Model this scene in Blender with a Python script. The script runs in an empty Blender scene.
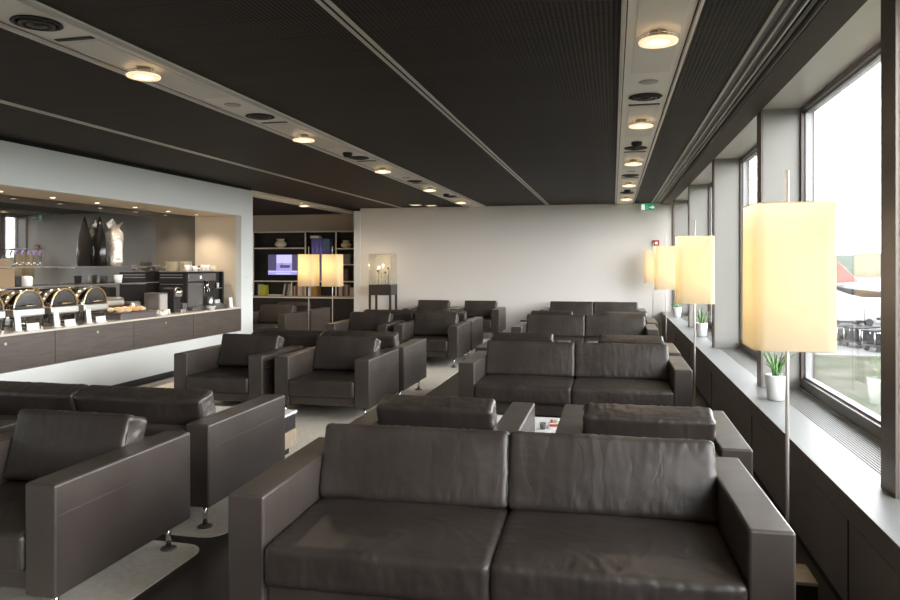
import bpy, bmesh, math, random
from mathutils import Vector, Matrix, noise
PI = math.pi
R = math.radians
S = bpy.context.scene
C = S.collection
random.seed(7)

# ------------------------------------------------------------------ materials
def M(name, col, rough=.5, metal=0, spec=.5, emit=None, es=0, trans=0, coat=0):
    m = bpy.data.materials.new(name); m.use_nodes = True
    b = m.node_tree.nodes['Principled BSDF']
    b.inputs['Base Color'].default_value = (*col, 1)
    b.inputs['Roughness'].default_value = rough
    b.inputs['Metallic'].default_value = metal
    b.inputs['Specular IOR Level'].default_value = spec
    b.inputs['Coat Weight'].default_value = coat
    if emit:
        b.inputs['Emission Color'].default_value = (*emit, 1)
        b.inputs['Emission Strength'].default_value = es
    if trans: b.inputs['Transmission Weight'].default_value = trans
    return m
def N(m, t, **k):
    n = m.node_tree.nodes.new(t)
    for a, v in k.items(): setattr(n, a, v)
    return n
def L(m, a, b): m.node_tree.links.new(a, b)
def P(m): return m.node_tree.nodes['Principled BSDF']
def coords(m, scale=(1, 1, 1), kind='Object'):
    tc = N(m, 'ShaderNodeTexCoord'); mp = N(m, 'ShaderNodeMapping')
    mp.inputs['Scale'].default_value = scale
    L(m, tc.outputs[kind], mp.inputs['Vector']); return mp.outputs['Vector']
def noise_bump(m, scale=(1, 1, 1), ns=100, strength=.1, dist=.001, detail=3, chain=None):
    v = coords(m, scale); n = N(m, 'ShaderNodeTexNoise')
    n.inputs['Scale'].default_value = ns; n.inputs['Detail'].default_value = detail
    L(m, v, n.inputs['Vector'])
    b = N(m, 'ShaderNodeBump'); b.inputs['Strength'].default_value = strength; b.inputs['Distance'].default_value = dist
    L(m, n.outputs['Fac'], b.inputs['Height'])
    if chain: L(m, chain.outputs['Normal'], b.inputs['Normal'])
    L(m, b.outputs['Normal'], P(m).inputs['Normal']); return b
def noise_col(m, c1, c2, ns=4, scale=(1, 1, 1), detail=4, lo=.35, hi=.65):
    v = coords(m, scale); n = N(m, 'ShaderNodeTexNoise')
    n.inputs['Scale'].default_value = ns; n.inputs['Detail'].default_value = detail
    L(m, v, n.inputs['Vector'])
    r = N(m, 'ShaderNodeValToRGB'); e = r.color_ramp.elements
    e[0].position = lo; e[1].position = hi
    e[0].color = (*c1, 1); e[1].color = (*c2, 1)
    L(m, n.outputs['Fac'], r.inputs['Fac']); L(m, r.outputs['Color'], P(m).inputs['Base Color'])

def crease_bump(m, chain):
    # long, bent creases: ridges of a warped noise field
    v = coords(m, (1, 1, 1)); n0 = N(m, 'ShaderNodeTexNoise'); n0.inputs['Scale'].default_value = 3.5; n0.inputs['Detail'].default_value = 2
    L(m, v, n0.inputs['Vector'])
    mixv = N(m, 'ShaderNodeVectorMath', operation='MULTIPLY_ADD'); mixv.inputs[1].default_value = (.22, .22, .22)
    L(m, n0.outputs['Color'], mixv.inputs[0]); L(m, v, mixv.inputs[2])
    mp = N(m, 'ShaderNodeMapping'); mp.inputs['Scale'].default_value = (9, 2.6, 5); L(m, mixv.outputs[0], mp.inputs['Vector'])
    n = N(m, 'ShaderNodeTexNoise'); n.inputs['Scale'].default_value = 1; n.inputs['Detail'].default_value = 1.5; L(m, mp.outputs[0], n.inputs['Vector'])
    a = N(m, 'ShaderNodeMath', operation='SUBTRACT'); a.inputs[1].default_value = .5; L(m, n.outputs['Fac'], a.inputs[0])
    b = N(m, 'ShaderNodeMath', operation='ABSOLUTE'); L(m, a.outputs[0], b.inputs[0])
    c = N(m, 'ShaderNodeMapRange'); c.interpolation_type = 'SMOOTHSTEP'; c.inputs['From Max'].default_value = .045; L(m, b.outputs[0], c.inputs['Value'])
    bp = N(m, 'ShaderNodeBump'); bp.inputs['Strength'].default_value = .13; bp.inputs['Distance'].default_value = .003
    L(m, c.outputs['Result'], bp.inputs['Height']); L(m, chain.outputs['Normal'], bp.inputs['Normal']); L(m, bp.outputs['Normal'], P(m).inputs['Normal'])
    return bp
leather = M('leather', (.05, .041, .036), .4, spec=.55)
noise_col(leather, (.029, .0225, .0192), (.042, .033, .0285), 5)
b1 = noise_bump(leather, (1, 1, 1), 260, .25, .0006, 4)
b2 = crease_bump(leather, b1)
def rough_var(m, lo, hi, ns=6):
    n = N(m, 'ShaderNodeTexNoise'); n.inputs['Scale'].default_value = ns
    L(m, coords(m), n.inputs['Vector'])
    r = N(m, 'ShaderNodeMapRange'); r.inputs['To Min'].default_value = lo; r.inputs['To Max'].default_value = hi
    L(m, n.outputs['Fac'], r.inputs['Value']); L(m, r.outputs['Result'], P(m).inputs['Roughness'])
rough_var(leather, .33, .44)
leather_flat = M('leather_taut', (.05, .041, .036), .42, spec=.55)
noise_col(leather_flat, (.045, .035, .0305), (.057, .0455, .0395), 4)
noise_bump(leather_flat, (1, 1, 1), 260, .22, .0006, 4)
rough_var(leather_flat, .26, .40)
seam_m = M('seam_thread', (.11, .095, .085), .5)
pole_m = M('satin_pole', (.75, .70, .64), .35, .6)
chrome = M('chrome', (.75, .74, .72), .12, 1)
steel = M('brushed_steel', (.62, .60, .57), .3, 1)
white_wall = M('white_paint', (.74, .71, .68), .6); noise_bump(white_wall, (1, 1, 1), 300, .05, .0005)
left_wall_m = M('left_white_panel', (.70, .73, .73), .45)
niche_m = M('niche_cream', (.70, .60, .47), .45)
bookwall_m = M('book_alcove_paint', (.62, .53, .44), .6)
black_m = M('black_matt', (.012, .011, .011), .6)
dark_gap = M('shadow_gap', (.01, .009, .009), .8)

def ceiling_mat():
    m = M('ceiling_mesh', (.03, .025, .022), .6, spec=.16)
    tc = N(m, 'ShaderNodeTexCoord')
    w = N(m, 'ShaderNodeTexWave', wave_type='BANDS', bands_direction='X'); w.inputs['Scale'].default_value = 12
    w.inputs['Distortion'].default_value = 0
    L(m, tc.outputs['Object'], w.inputs['Vector'])
    w2 = N(m, 'ShaderNodeTexWave', wave_type='BANDS', bands_direction='Y'); w2.inputs['Scale'].default_value = 16
    L(m, tc.outputs['Object'], w2.inputs['Vector'])
    br = N(m, 'ShaderNodeTexBrick'); br.offset = 0
    br.inputs['Scale'].default_value = 1; br.inputs['Brick Width'].default_value = 3.2; br.inputs['Row Height'].default_value = .31
    br.inputs['Mortar Size'].default_value = .006
    br.inputs['Color1'].default_value = (.025, .0185, .015, 1); br.inputs['Color2'].default_value = (.031, .0235, .019, 1)
    br.inputs['Mortar'].default_value = (.008, .007, .006, 1)
    L(m, tc.outputs['Object'], br.inputs['Vector'])
    mx = N(m, 'ShaderNodeMix', data_type='RGBA', blend_type='MULTIPLY'); mx.inputs['Factor'].default_value = .75
    mr = N(m, 'ShaderNodeMapRange'); mr.inputs['To Min'].default_value = .5; mr.inputs['To Max'].default_value = 1.35
    ma = N(m, 'ShaderNodeMath', operation='MULTIPLY')
    L(m, w.outputs['Fac'], ma.inputs[0]); L(m, w2.outputs['Fac'], ma.inputs[1])
    ad = N(m, 'ShaderNodeMath', operation='ADD'); L(m, w.outputs['Fac'], ad.inputs[0]); L(m, ma.outputs[0], ad.inputs[1])
    hf = N(m, 'ShaderNodeMath', operation='MULTIPLY'); hf.inputs[1].default_value = .5; L(m, ad.outputs[0], hf.inputs[0])
    L(m, hf.outputs[0], mr.inputs['Value'])
    L(m, br.outputs['Color'], mx.inputs['A']); L(m, mr.outputs['Result'], mx.inputs['B'])
    L(m, mx.outputs['Result'], P(m).inputs['Base Color'])
    b = N(m, 'ShaderNodeBump'); b.inputs['Strength'].default_value = .5; b.inputs['Distance'].default_value = .006
    L(m, hf.outputs[0], b.inputs['Height']); L(m, b.outputs['Normal'], P(m).inputs['Normal'])
    return m
ceil_m = ceiling_mat()
strip_m = M('ceiling_strip_metal', (.80, .76, .71), .5, .1)
strip_l = M('ceiling_plate', (.70, .66, .62), .5, .1)
line_m = M('ceiling_joint_profile', (.62, .58, .54), .4, .2)
track_m = M('blind_track_dark', (.05, .042, .037), .5, .1)
track_l = M('blind_track_light', (.42, .38, .34), .4, .2)
header_m = M('header_brown', (.062, .047, .038), .6, spec=.15)
soffit_m = M('soffit_beige', (.56, .51, .47), .3, .1)
pillar_m = M('pillar_metal', (.27, .262, .245), .42, .25)
pillar_e = M('pillar_edge_bronze', (.17, .14, .125), .35, .5)
frame_m = M('window_frame_bronze', (.13, .11, .10), .35, .5)
frame_l = M('window_seal', (.36, .36, .37), .45, .3)
sill_m = M('sill_metal', (.27, .27, .262), .42, .1)
panel_m = M('sill_panel_brown', (.075, .062, .055), .45); noise_col(panel_m, (.17, .145, .13), (.20, .17, .15), 1.5)
lip_m = M('sill_lip_brown', (.15, .128, .115), .4)
grille_m = M('grille_metal', (.33, .315, .29), .45, .3)
floor_m = M('dark_floor', (.035, .03, .027), .35)
def floor_nodes(m):
    tc = N(m, 'ShaderNodeTexCoord'); br = N(m, 'ShaderNodeTexBrick'); br.offset = .5
    br.inputs['Scale'].default_value = 1; br.inputs['Brick Width'].default_value = 1.2; br.inputs['Row Height'].default_value = .2
    br.inputs['Mortar Size'].default_value = .002
    br.inputs['Color1'].default_value = (.036, .030, .026, 1); br.inputs['Color2'].default_value = (.052, .043, .037, 1)
    br.inputs['Mortar'].default_value = (.012, .01, .009, 1)
    L(m, tc.outputs['Object'], br.inputs['Vector']); L(m, br.outputs['Color'], P(m).inputs['Base Color'])
floor_nodes(floor_m)
rug_m = M('pale_carpet', (.56, .53, .46), .9, spec=.1)
noise_col(rug_m, (.68, .63, .55), (.78, .73, .64), 30); noise_bump(rug_m, (1, 1, 1), 400, .5, .003)
wood_dark = M('dark_walnut', (.07, .055, .047), .4)
noise_col(wood_dark, (.070, .056, .049), (.098, .080, .069), 6, (1, .6, 9), 5)
wood_tan = M('tan_wood', (.36, .28, .20), .45); noise_col(wood_tan, (.32, .25, .18), (.42, .33, .24), 5, (1, 8, 1))
worktop_m = M('worktop_cream', (.62, .57, .50), .25)
mirror_m = M('dark_mirror_glass', (.02, .018, .017), .02, 0, spec=1.0)
P(mirror_m).inputs['IOR'].default_value = 1.8
white_m = M('white_gloss', (.82, .82, .82), .25)
paper_m = M('paper_white', (.85, .84, .82), .7)
shelf_w = M('shelf_white', (.78, .72, .62), .4)
dark_back = M('bookcase_dark', (.018, .015, .014), .5)
gold_m = M('gold_rim', (.85, .62, .35), .18, 1)
cream_m = M('cream_ceramic', (.78, .70, .52), .3)
green_leaf = M('leaf_green', (.10, .24, .06), .5); noise_col(green_leaf, (.07, .19, .05), (.16, .32, .09), 20)
soil_m = M('soil', (.05, .035, .025), .9)
food_m = M('bread', (.62, .42, .25), .7); noise_col(food_m, (.5, .3, .14), (.75, .6, .42), 25)
pastry_m = M('pastry', (.6, .33, .12), .6)
red_m = M('red_plastic', (.45, .05, .04), .4)
green_sign = M('exit_green', (.02, .26, .13), .4, emit=(.03, .4, .2), es=.3)
white_sign = M('exit_white', (.9, .95, .9), .4, emit=(.9, 1, .9), es=.4)
glow_m = M('lamp_glass_glow', (1, .9, .72), .3, emit=(1, .72, .40), es=3.2)
rim_glass = M('lamp_ring_glass', (.9, .82, .68), .15, emit=(1, .74, .45), es=.55)
spot_glow = M('spot_glow', (1, .9, .75), .3, emit=(1, .85, .68), es=6)
violet_m = M('violet_spine', (.22, .18, .62), .45)
teal_m = M('teal_spine', (.12, .24, .36), .45)
yellow_m = M('yellow_green_cover', (.55, .55, .05), .5)
brown_box_m = M('kraft_box', (.32, .22, .13), .7)
purple_m = M('purple_plastic', (.28, .2, .55), .4)
screen_m = M('screen', (.4, .4, .8), .3, emit=(.36, .32, .75), es=.5)
screen_w = M('screen_pale', (.5, .5, .6), .3, emit=(.55, .52, .9), es=.6)
screen_d = M('screen_dark', (.1, .1, .15), .3, emit=(.06, .05, .12), es=.6)
cap_m = M('steel_dark_reflection', (.16, .15, .145), .12, 1)  # lid ends: the dim room they mirror is put into the steel colour
dome_m = M('polished_steel', (.55, .52, .5), .08, 1)
machine_m = M('machine_grey', (.17, .155, .15), .3, .4)
shade_stone = M('stone_grey', (.45, .42, .40), .6)

def glass_mat(name, tint=(.97, .98, .98), refl=1.0):
    m = bpy.data.materials.new(name); m.use_nodes = True; nt = m.node_tree; nt.nodes.clear()
    o = nt.nodes.new('ShaderNodeOutputMaterial'); mx = nt.nodes.new('ShaderNodeMixShader')
    t = nt.nodes.new('ShaderNodeBsdfTransparent'); t.inputs[0].default_value = (*tint, 1)
    g = nt.nodes.new('ShaderNodeBsdfGlossy'); g.inputs['Roughness'].default_value = .0
    lw = nt.nodes.new('ShaderNodeLayerWeight'); lw.inputs[0].default_value = .5
    pw = nt.nodes.new('ShaderNodeMath'); pw.operation = 'POWER'; pw.inputs[1].default_value = 5
    mu = nt.nodes.new('ShaderNodeMath'); mu.operation = 'MULTIPLY_ADD'; mu.inputs[1].default_value = .9*refl; mu.inputs[2].default_value = .04*refl; mu.use_clamp = True
    nt.links.new(lw.outputs['Facing'], pw.inputs[0]); nt.links.new(pw.outputs[0], mu.inputs[0]); nt.links.new(mu.outputs[0], mx.inputs[0])
    nt.links.new(t.outputs[0], mx.inputs[1]); nt.links.new(g.outputs[0], mx.inputs[2]); nt.links.new(mx.outputs[0], o.inputs[0])
    return m
glass_m = glass_mat('window_glass', refl=1.3)
clear_m = glass_mat('clear_glass', (.96, .965, .95), 1.2)
def shade_mat():
    m = bpy.data.materials.new('lamp_shade_fabric'); m.use_nodes = True; nt = m.node_tree; nt.nodes.clear()
    o = nt.nodes.new('ShaderNodeOutputMaterial'); a = nt.nodes.new('ShaderNodeMixShader'); a.inputs[0].default_value = .62
    d = nt.nodes.new('ShaderNodeBsdfDiffuse'); d.inputs[0].default_value = (.72, .67, .56, 1)
    t = nt.nodes.new('ShaderNodeBsdfTranslucent'); t.inputs[0].default_value = (.84, .71, .48, 1)
    nt.links.new(d.outputs[0], a.inputs[1]); nt.links.new(t.outputs[0], a.inputs[2]); nt.links.new(a.outputs[0], o.inputs[0])
    return m
shade_m = shade_mat()

# ------------------------------------------------------------------ mesh builder
class MB:
    def __init__(s): s.bm = bmesh.new(); s.mats = []; s.wn = False
    def mi(s, m):
        if m not in s.mats: s.mats.append(m)
        return s.mats.index(m)
    def _fin(s, faces, m, smooth=False):
        i = s.mi(m)
        for f in faces: f.material_index = i; f.smooth = smooth
    def box(s, x0, x1, y0, y1, z0, z1, m, bev=0, seg=2, rot=None, piv=None):
        n0 = set(s.bm.faces)
        r = bmesh.ops.create_cube(s.bm, size=1); vs = r['verts']
        for v in vs: v.co = Vector(((x0+x1)/2 + v.co.x*(x1-x0), (y0+y1)/2 + v.co.y*(y1-y0), (z0+z1)/2 + v.co.z*(z1-z0)))
        if bev:
            s.wn = True; es = list({e for v in vs for e in v.link_edges})
            bmesh.ops.bevel(s.bm, geom=es, offset=bev, segments=seg, profile=.5, affect='EDGES')
        fs = [f for f in s.bm.faces if f not in n0]
        if rot is not None:
            pv = Vector(piv or ((x0+x1)/2, (y0+y1)/2, (z0+z1)/2)); vv = {v for f in fs for v in f.verts}
            for v in vv: v.co = rot @ (v.co - pv) + pv
        s._fin(fs, m, bev > 0); return s
    def lathe(s, prof, m, loc=(0, 0, 0), seg=24, caps=True, smooth=True, sx=1, sy=1):
        rings = []
        for r, z in prof:
            rings.append([s.bm.verts.new((loc[0]+sx*r*math.cos(2*PI*k/seg), loc[1]+sy*r*math.sin(2*PI*k/seg), loc[2]+z)) for k in range(seg)])
        fs = []
        for a, b in zip(rings, rings[1:]):
            for k in range(seg):
                fs.append(s.bm.faces.new((a[k], a[(k+1) % seg], b[(k+1) % seg], b[k])))
        s._fin(fs, m, smooth)
        if caps:
            cf = [s.bm.faces.new(rings[0][::-1]), s.bm.faces.new(rings[-1])]; s._fin(cf, m)
        return s
    def cyl(s, x, y, z0, z1, r, m, seg=20, r2=None):
        return s.lathe([(r, z0), (r if r2 is None else r2, z1)], m, (x, y, 0), seg)
    def tube(s, pts, r, m, seg=8, closed=False):
        pts = [Vector(p) for p in pts]; rings = []; n = len(pts)
        for i, p in enumerate(pts):
            d = (pts[min(i+1, n-1)] - pts[max(i-1, 0)]).normalized()
            u = d.cross(Vector((0, 0, 1)));
            if u.length < 1e-3: u = d.cross(Vector((1, 0, 0)))
            u.normalize(); w = d.cross(u)
            rr = r[i] if isinstance(r, (list, tuple)) else r
            rings.append([s.bm.verts.new(p + u*rr*math.cos(2*PI*k/seg) + w*rr*math.sin(2*PI*k/seg)) for k in range(seg)])
        fs = []
        for a, b in zip(rings, rings[1:]):
            for k in range(seg): fs.append(s.bm.faces.new((a[k], a[(k+1) % seg], b[(k+1) % seg], b[k])))
        fs.append(s.bm.faces.new(rings[0][::-1])); fs.append(s.bm.faces.new(rings[-1]))
        s._fin(fs, m, True); return s
    def prism(s, poly, z0, z1, m, axis='z'):
        def P3(p, h): return {'z': (p[0], p[1], h), 'x': (h, p[0], p[1]), 'y': (p[0], h, p[1])}[axis]
        a = [s.bm.verts.new(P3(p, z0)) for p in poly]; b = [s.bm.verts.new(P3(p, z1)) for p in poly]; n = len(poly)
        fs = [s.bm.faces.new((a[k], a[(k+1) % n], b[(k+1) % n], b[k])) for k in range(n)]
        fs += [s.bm.faces.new(a[::-1]), s.bm.faces.new(b)]; s._fin(fs, m); return s
    def faces(s, verts, faces, m, smooth=False):
        vs = [s.bm.verts.new(v) for v in verts]
        s._fin([s.bm.faces.new([vs[i] for i in f]) for f in faces], m, smooth); return s
    def build(s, name, parent=None, kind=None, label=None, cat=None, group=None):
        bmesh.ops.recalc_face_normals(s.bm, faces=s.bm.faces)
        me = bpy.data.meshes.new(name); s.bm.to_mesh(me); s.bm.free()
        for m in s.mats: me.materials.append(m)
        o = bpy.data.objects.new(name, me); C.objects.link(o)
        if parent: o.parent = parent
        if s.wn: md = o.modifiers.new('wn', 'WEIGHTED_NORMAL'); md.weight = 100; md.keep_sharp = True
        tag(o, label, cat, group, kind)
        return o
def tag(o, label=None, cat=None, group=None, kind=None):
    if label: o['label'] = label
    if cat: o['category'] = cat
    if group: o['group'] = group
    if kind: o['kind'] = kind
    return o
def thing(name, label, cat, loc=(0, 0, 0), rz=0, group=None):
    o = bpy.data.objects.new(name, None); C.objects.link(o); o.empty_display_size = .1
    o.location = loc; o.rotation_euler = (0, 0, rz); return tag(o, label, cat, group)
def dup(o, label=None, loc=None, rz=None, parent=None, group=None):
    c = o.copy(); C.objects.link(c); c.parent = parent
    if parent is None: c.scale = (1, 1, 1)
    if label: c['label'] = label
    if group: c['group'] = group
    if loc is not None: c.location = loc
    if rz is not None: c.rotation_euler = (0, 0, rz)
    for ch in list(o.children): dup(ch, parent=c)
    return c
def struct(name, mb, parent=None): return mb.build(name, parent, kind='structure')
def add_light(name, kind, loc, power, col=(1, 1, 1), size=.1, rot=(0, 0, 0), parent=None, **k):
    l = bpy.data.lights.new(name, kind); l.energy = power; l.color = col
    if kind == 'POINT': l.shadow_soft_size = size
    if kind == 'SPOT': l.shadow_soft_size = size
    if kind == 'AREA': l.size = size
    for a, v in k.items(): setattr(l, a, v)
    o = bpy.data.objects.new(name, l); C.objects.link(o); o.location = loc; o.rotation_euler = rot
    if parent: o.parent = parent
    return o

# ------------------------------------------------------------------ setting
YW, YB = 15.5, -6.0            # far wall, wall behind the camera
XL, XW, XG = -5.95, 1.17, 1.46  # left wall face, pillar inner edge, window plane
ZC = 2.83
struct('floor', MB().box(-9.7, 1.6, YB-.1, 17.2, -.1, 0, floor_m))
struct('ceiling', MB().box(-9.7, .78, YB-.1, 17.2, ZC, ZC+.1, ceil_m))
# ceiling joint lines
for i, x in enumerate((-1.37, -4.68)):
    mb = MB()
    for dx in (-.022, .022): mb.box(x+dx-.012, x+dx+.012, YB, YW-.01 if i == 0 else 16.9, ZC-.008, ZC-.001, line_m)
    mb.box(x-.01, x+.01, YB, YW-.01 if i == 0 else 16.9, ZC-.004, ZC-.001, dark_gap)
    struct('trim_%d' % (i+1), mb)
# service strips
strips = [(.24, .04, .43, YW-.01), (-2.95, -3.15, -2.73, YW-.01), (-6.3, -6.52, -6.10, 16.9)]
LY = [-3.3, -.85, 1.6, 4.02, 6.45, 8.9, 11.35, 13.8]
for i, (xc, xa, xb, ye) in enumerate(strips):
    ys = YB if i < 2 else 11.0
    mb = MB()
    mb.box(xa, xb, ys, ye, ZC-.012, ZC-.001, strip_m)
    for x in (xa+.006, xb-.022): mb.box(x, x+.016, ys, ye, ZC-.035, ZC-.012, line_m)
    for x in (xa+.026, xb-.03): mb.box(x, x+.006, ys, ye, ZC-.0135, ZC-.012, dark_gap)
    struct('trim_%d' % (i+3), mb)
# side mesh ceiling (between strip and window) is part of the main ceiling; stepped blind tracks near the windows
mb = MB()
mb.box(.78, 1.18, YB, YW, ZC+.03, ZC+.1, track_m)
for x0, x1, z0, m in ((.78, .80, ZC-.012, track_l), (.80, .845, ZC-.001, track_m), (.845, .857, ZC-.02, track_l), (.857, .90, ZC-.005, track_m),
                      (.90, .912, ZC-.026, track_l), (.93, .955, ZC-.02, track_m)):
    mb.box(x0, x1, YB, YW-.005, z0, ZC+.04, m)
struct('trim_6', mb)
struct('trim_7', MB().box(.99, 1.17, YB, YW-.005, 2.79, 2.86, header_m, .004).box(.985, 1.0, YB, YW-.005, 2.80, 2.84, track_l))
struct('trim_8', MB().box(1.17, 1.62, YB, YW-.005, 2.80, 2.9, soffit_m))
# far wall, alcove and pier
struct('wall_back', MB().box(-5.68, 1.62, YW, YW+.12, 0, ZC+.05, white_wall))
struct('wall_pier', MB().box(-5.83, -5.68, YW-.02, YW+.12, 0, ZC-.06, left_wall_m).box(-5.83, -5.70, YW-.01, YW+.12, ZC-.06, ZC, dark_gap)
       .box(-5.80, -5.68, YW+.12, 17.1, 0, ZC, white_wall))
struct('wall_alcove', MB().box(-9.7, -5.80, 17.1, 17.2, 0, ZC, bookwall_m).box(-9.7, -9.6, 11.0, 17.1, 0, ZC, bookwall_m))
struct('wall_front', MB().box(-9.7, 1.6, YB-.1, YB, 0, ZC, M('rear_wall_brown', (.12, .10, .085), .6)))  # unseen wall; dark brown picked to weaken light on camera-facing leather
# left wall with buffet recess
YN = 10.60                      # right end of recess
mb = MB()
mb.box(XL-.1, XL, YB, YN, 0.07, .455, left_wall_m)          # below the drawers
mb.box(XL-.1, XL, YB, YN, 2.345, 2.785, left_wall_m)        # above the recess
mb.box(XL-.1, XL, YN, 10.98, .07, 2.785, left_wall_m)       # right of the recess
mb.box(XL-.1, XL, YB, 3.2, .455, 2.345, left_wall_m)
mb.box(XL-1.1, XL-.1, 10.88, 10.98, 0, 2.785, left_wall_m)
mb.box(-9.6, XL-1.1, 10.9, 11.0, 0, ZC, left_wall_m)
struct('wall_left', mb)
struct('baseboard_left', MB().box(XL-.1, XL-.012, YB, 10.97, 0, .07, black_m))
struct('trim_9', MB().box(XL-.14, XL-.02, YB, 10.97, 2.785, ZC, dark_gap).box(XL-1.1, XL-.14, YB, 10.9, 2.40, 2.5, black_m))
XN = -6.80
struct('wall_niche', MB().box(XN, XL-.1, YN, YN+.05, .5, 2.36, niche_m).box(XN, XL-.1, 3.2, YN, 2.345, 2.40, niche_m)
       .box(XN, XL-.1, 3.15, 3.2, .5, 2.36, niche_m))
struct('wall_mirror', MB().box(XN-.05, XN, 3.2, YN, .845, 2.345, mirror_m))
# recess downlights
for k in range(8):
    y = 4.95 + k*.75
    o = MB().lathe([(.036, 0), (.045, .0), (.045, -.006), (.036, -.006), (.034, -.002)], steel, (-6.52, y, 2.345), 16, caps=False)
    o.lathe([(.033, -.004), (.033, -.003)], spot_glow, (-6.52, y, 2.345), 16)
    nm = ('nearest the left picture edge', 'second from the left edge of the photo', 'above the leftmost roll-top dish', 'above the middle roll-top dish', 'above the rightmost roll-top dish',
          'above the tall silver sculpture', 'above the pod coffee maker', 'nearest the cream side wall')[k]
    ob = o.build('recess_downlight', label='small round downlight in the buffet recess ceiling, ' + nm, cat='downlight', group='downlights over the buffet')
    add_light('downlight_lamp', 'SPOT', (-6.52, y, 2.33), 24, (1, .84, .66), .03, parent=None, spot_size=R(115), spot_blend=.8)

# windows, pillars, sill
PY = [-2.25, .55, 3.36, 6.17, 8.94, 11.76, 14.62]
for k, y in enumerate(PY):
    th = .165
    mb = MB().box(XW+.012, XG+.02, y, y+th, .55, 2.80, pillar_m, .003).box(XW, XW+.014, y+.002, y+th+.01, .55, 2.80, pillar_e)
    struct('wall_pillar_%d' % (k+1), mb)
    y1 = PY[k+1] if k+1 < len(PY) else YW-.02
    ya = y+th+.002; yb = y1-.002
    w = MB()
    z0, z1 = .56, 2.80; x0 = XG
    # outer frame
    w.box(x0, x0+.10, ya, yb, z0, z0+.075, frame_m, .003); w.box(x0, x0+.10, ya, yb, z1-.04, z1-.001, frame_m, .003)
    w.box(x0, x0+.10, ya, ya+.03, z0+.075, z1-.04, frame_m, .003); w.box(x0, x0+.10, yb-.03, yb, z0+.075, z1-.04, frame_m, .003)
    # sash: stepped lighter seal
    w.box(x0+.03, x0+.08, ya+.03, ya+.045, z0+.09, z1-.052, frame_l); w.box(x0+.03, x0+.08, yb-.045, yb-.03, z0+.09, z1-.052, frame_l)
    w.box(x0+.03, x0+.08, ya+.03, yb-.03, z0+.075, z0+.09, frame_l); w.box(x0+.03, x0+.08, ya+.03, yb-.03, z1-.052, z1-.04, frame_l)
    wo = struct('window_%d' % (k+1), w)
    g = MB().box(x0+.05, x0+.056, ya+.044, yb-.044, z0+.088, z1-.050, glass_m).build('pane', wo)
    # deep sill, grille
    gm = MB().box(1.225, 1.45, ya+.02, yb-.02, .520, .524, dark_gap)
    xx = 1.23
    while xx < 1.445:
        gm.box(xx, xx+.009, ya+.02, yb-.02, .524, .548, grille_m); xx += .0175
    yy = ya+.1
    while yy < yb-.05:
        gm.box(1.225, 1.45, yy, yy+.004, .524, .545, grille_m); yy += .18
    struct('trim_%d' % (20+k), gm)
struct('wall_right', MB().box(.99, 1.22, YB, YW, .445, .55, lip_m).box(.985, 1.225, YB, YW, .545, .552, sill_m, .002).box(1.45, 1.56, YB, YW, -.1, .56, sill_m)
       .box(1.0, 1.05, YB, YW, .05, .432, panel_m).box(1.04, 1.06, YB, YW, 0, .45, dark_gap).box(1.2, 1.46, YB, YW, .40, .518, dark_gap)
       .box(1.22, 1.46, 15.46, YW, .5, 2.8, pillar_m).box(1.22, 1.46, YB, -2.25, .5, 2.8, pillar_m))  # last box: unseen blank wall instead of windows, added to cut light from behind
for k, y in enumerate(PY): struct('trim_%d' % (30+k), MB().box(1.22, 1.46, y-.02, y+.18, .518, .552, sill_m))
# vertical joints on the sill panels
mb = MB()
for y in (1.2, 3.4, 5.6, 7.8, 10.0, 12.2, 14.4): mb.box(.996, 1.001, y, y+.006, .05, .432, dark_gap)
struct('trim_40', mb)
struct('trim_41', MB().box(1.01, 1.05, YB, YW, 0, .05, black_m))
# ------------------------------------------------------------------ ceiling fittings
def cl(name, mb, label, cat, group): return mb.build(name, label=label, cat=cat, group=group)
def make_disc_light():
    t = thing('ceiling_light', 'x', 'ceiling light')
    MB().lathe([(.045, 0), (.045, -.03), (.06, -.03), (.06, -.045)], steel, seg=24).tube([(-.07, 0, -.0), (-.07, 0, -.06)], .004, chrome).tube([(.07, 0, 0), (.07, 0, -.06)], .004, chrome).tube([(0, -.07, 0), (0, -.07, -.06)], .004, chrome).build('fitting', t)
    MB().lathe([(.062, -.052), (.102, -.052), (.106, -.058), (.102, -.066), (.062, -.066), (.062, -.052)], rim_glass, seg=40, caps=False).build('glass_ring', t)
    MB().lathe([(.056, -.05), (.056, -.058), (.04, -.064), (.005, -.068)], glow_m, seg=32).build('diffuser', t)
    MB().lathe([(.104, -.034), (.107, -.034), (.107, -.039), (.104, -.039), (.104, -.034)], chrome, seg=40, caps=False).build('rim', t)
    return t
dl = make_disc_light(); first = True
ordn = ['nearest', 'second nearest', 'third nearest', 'fourth nearest', 'farthest']
sname = ['window-side ceiling strip', 'buffet-side ceiling strip', 'short ceiling strip by the bookcase']
ltpl = []
for i, (xc, xa, xb, ye) in enumerate(strips):
    for j, y in enumerate(LY):
        if i == 2:
            if j < 6: continue
        lab = ('round glass ring ceiling light on the %s, %s' % (sname[i], ('farther one' if j == 7 else 'nearer one') if i == 2 else (ordn[j-3] + ' in view' if j > 2 else 'out of view')))
        z = ZC-.012
        if j < 3 and i < 2: lab = 'round ring light above or behind the camera, %s, %s' % (sname[i], ('farthest back', 'middle', 'overhead')[j])
        if first: o = dl; o.location = (xc, y, z); o['label'] = lab; o['group'] = 'ring lights in the ceiling strips'; first = False
        else: o = dup(dl, lab, (xc, y, z))
        add_light('ring_lamp', 'SPOT', (xc, y, z-.08), 48 if i == 2 else 8, (1, .80, .58), .06, spot_size=R(165), spot_blend=.5)
        add_light('ring_lamp_up', 'POINT', (xc, y, z-.028), .2, (1, .74, .48), .015)
where = ['first bay', 'second bay', 'third bay', 'fourth bay', 'last bay']
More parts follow.
